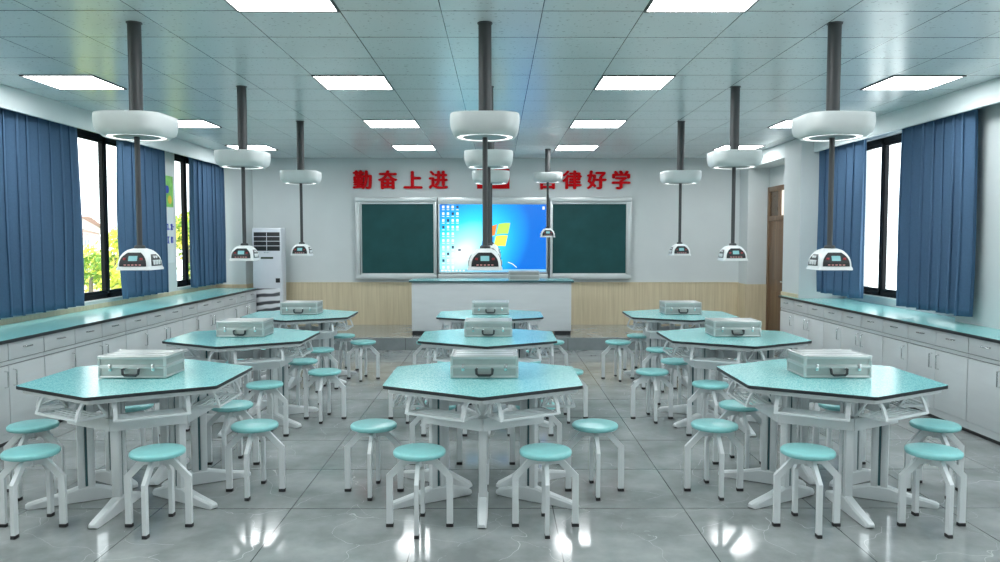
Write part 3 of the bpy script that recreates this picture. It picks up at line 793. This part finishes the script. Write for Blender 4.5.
# ------------------------------------------------------------------ outside the windows
structure(MB().box((-40, 30, -6.1), (70, 120, .2)).build('ground', M['ground'], smooth=0))
def tree(x, y, ztop, rad, nleaf, mats, seed, label, leaf=.16):
    rnd = random.Random(seed); root = empty('tree', (x, y, -6), 0, label, 'tree', 'trees outside the left window')
    hh = ztop + 6
    b = MB(); b.tube([(0, 0, 0), (.1, .05, hh * .35), (-.05, 0, hh * .6), (.05, .1, hh * .9)], [.2, .16, .11, .03], 8)
    for k in range(7):
        a = rnd.uniform(0, 6.28); z = hh * rnd.uniform(.4, .7); b.tube([(0, 0, z), (math.cos(a) * rad * .4, math.sin(a) * rad * .4, z + .7), (math.cos(a) * rad * .75, math.sin(a) * rad * .75, z + 1.3)], [.07, .04, .015], 6)
    b.build('trunk', M['bark'], root)
    b = MB(); cl = []
    for _ in range(26):
        a = rnd.uniform(0, 6.28); u = rnd.uniform(-.95, .95); q = rnd.uniform(.3, .85) * rad
        cl.append((Vector((math.cos(a) * q * math.sqrt(1 - u * u), math.sin(a) * q * math.sqrt(1 - u * u), hh * .68 + u * hh * .29)), rnd.uniform(.35, .6) * rad * .7, rnd.randrange(3)))
    for i in range(nleaf):
        c, s, mi = cl[i % len(cl)]
        v = Vector((rnd.gauss(0, 1), rnd.gauss(0, 1), rnd.gauss(0, 1))); v = v.normalized() * s * rnd.uniform(.5, 1.0)
        p = c + v; ax = Vector((rnd.uniform(-1, 1), rnd.uniform(-1, 1), rnd.uniform(-1, 1))).normalized(); t1 = ax.orthogonal().normalized(); t2 = ax.cross(t1)
        L = leaf * rnd.uniform(.6, 1.2); b.mi = mi if rnd.random() < .7 else rnd.randrange(3)
        b.poly([p - t1 * L, p + t2 * L * .5, p + t1 * L, p - t2 * L * .5])
    b.build('foliage', [M['leaf'][k] for k in mats], root, smooth=0)
tree(-7.3, 13.7, 1.75, 1.05, 9000, (0, 1, 2), 11, 'yellow-green tree outside the first left window, below the pink building', .06)
tree(-8.75, 17.5, 2.0, 1.2, 9000, (1, 0, 2), 12, 'lime tree seen right of the dark mullion of first left window', .065)
tree(-8.3, 20.6, 2.35, 1.35, 9000, (1, 0, 2), 13, 'yellow tree outside the second left window', .07)
B = empty('building', (-17.0, 32.5, -5.25), math.atan2(25, -12.2), 'pink brick building with white bands outside the left window', 'building')
L = 28.0                                                                # local x runs away from the school, the facade faces local -y
b = MB().box((0, 5, 3.3), (L, 10, 8.1)); b.build('wall', M['brick'], B, smooth=0)
b = MB()
for z in (2.6, 5.2, 7.3): b.box((0, 5, z), (L + .3, 10.3, .28))
b.build('stone_band', M['bwhite'], B, smooth=0)
b = MB(); b.rings([[(-L / 2 - .4, -.4, 7.44), (L / 2 + .4, -.4, 7.44), (L / 2 + .4, 10.4, 7.44), (-L / 2 - .4, 10.4, 7.44)], [(-L / 2 + 3, 3, 8.3), (L / 2 - 3, 3, 8.3), (L / 2 - 3, 7, 8.3), (-L / 2 + 3, 7, 8.3)]]); b.build('roof', M['roof'], B, smooth=0)
for z in (1.2, 3.9, 6.25):
    for i in range(10):
        x = -L / 2 + 1.8 + 2.7 * i
        f = MB().box((x, -.03, z), (1.5, .12, 1.5)).build('window', M['bwhite'], B, smooth=0)
        MB().box((x, -.08, z), (1.2, .06, 1.25)).build('pane', M['bglass'], f, smooth=0)

# ------------------------------------------------------------------ light, camera
wld = bpy.data.worlds.new('sky'); SC.world = wld; wld.use_nodes = True
bg = wld.node_tree.nodes['Background']; bg.inputs[0].default_value = (.91, .975, 1, 1); bg.inputs[1].default_value = SKY
cam = bpy.data.cameras.new('camera'); cam.sensor_width = 36; cam.lens = 36 * 773.26 / 1000; cam.clip_start = .05; cam.clip_end = 300
co = bpy.data.objects.new('camera', cam); COL.objects.link(co)
co.location = (0, 0, 1.65); co.rotation_euler = (PI / 2 - .055, 0, -.0029); SC.camera = co
vs = SC.view_settings; vs.view_transform = 'Standard'; vs.look = 'None'; vs.gamma = 1; vs.use_curve_mapping = False; vs.exposure = EXPOSURE
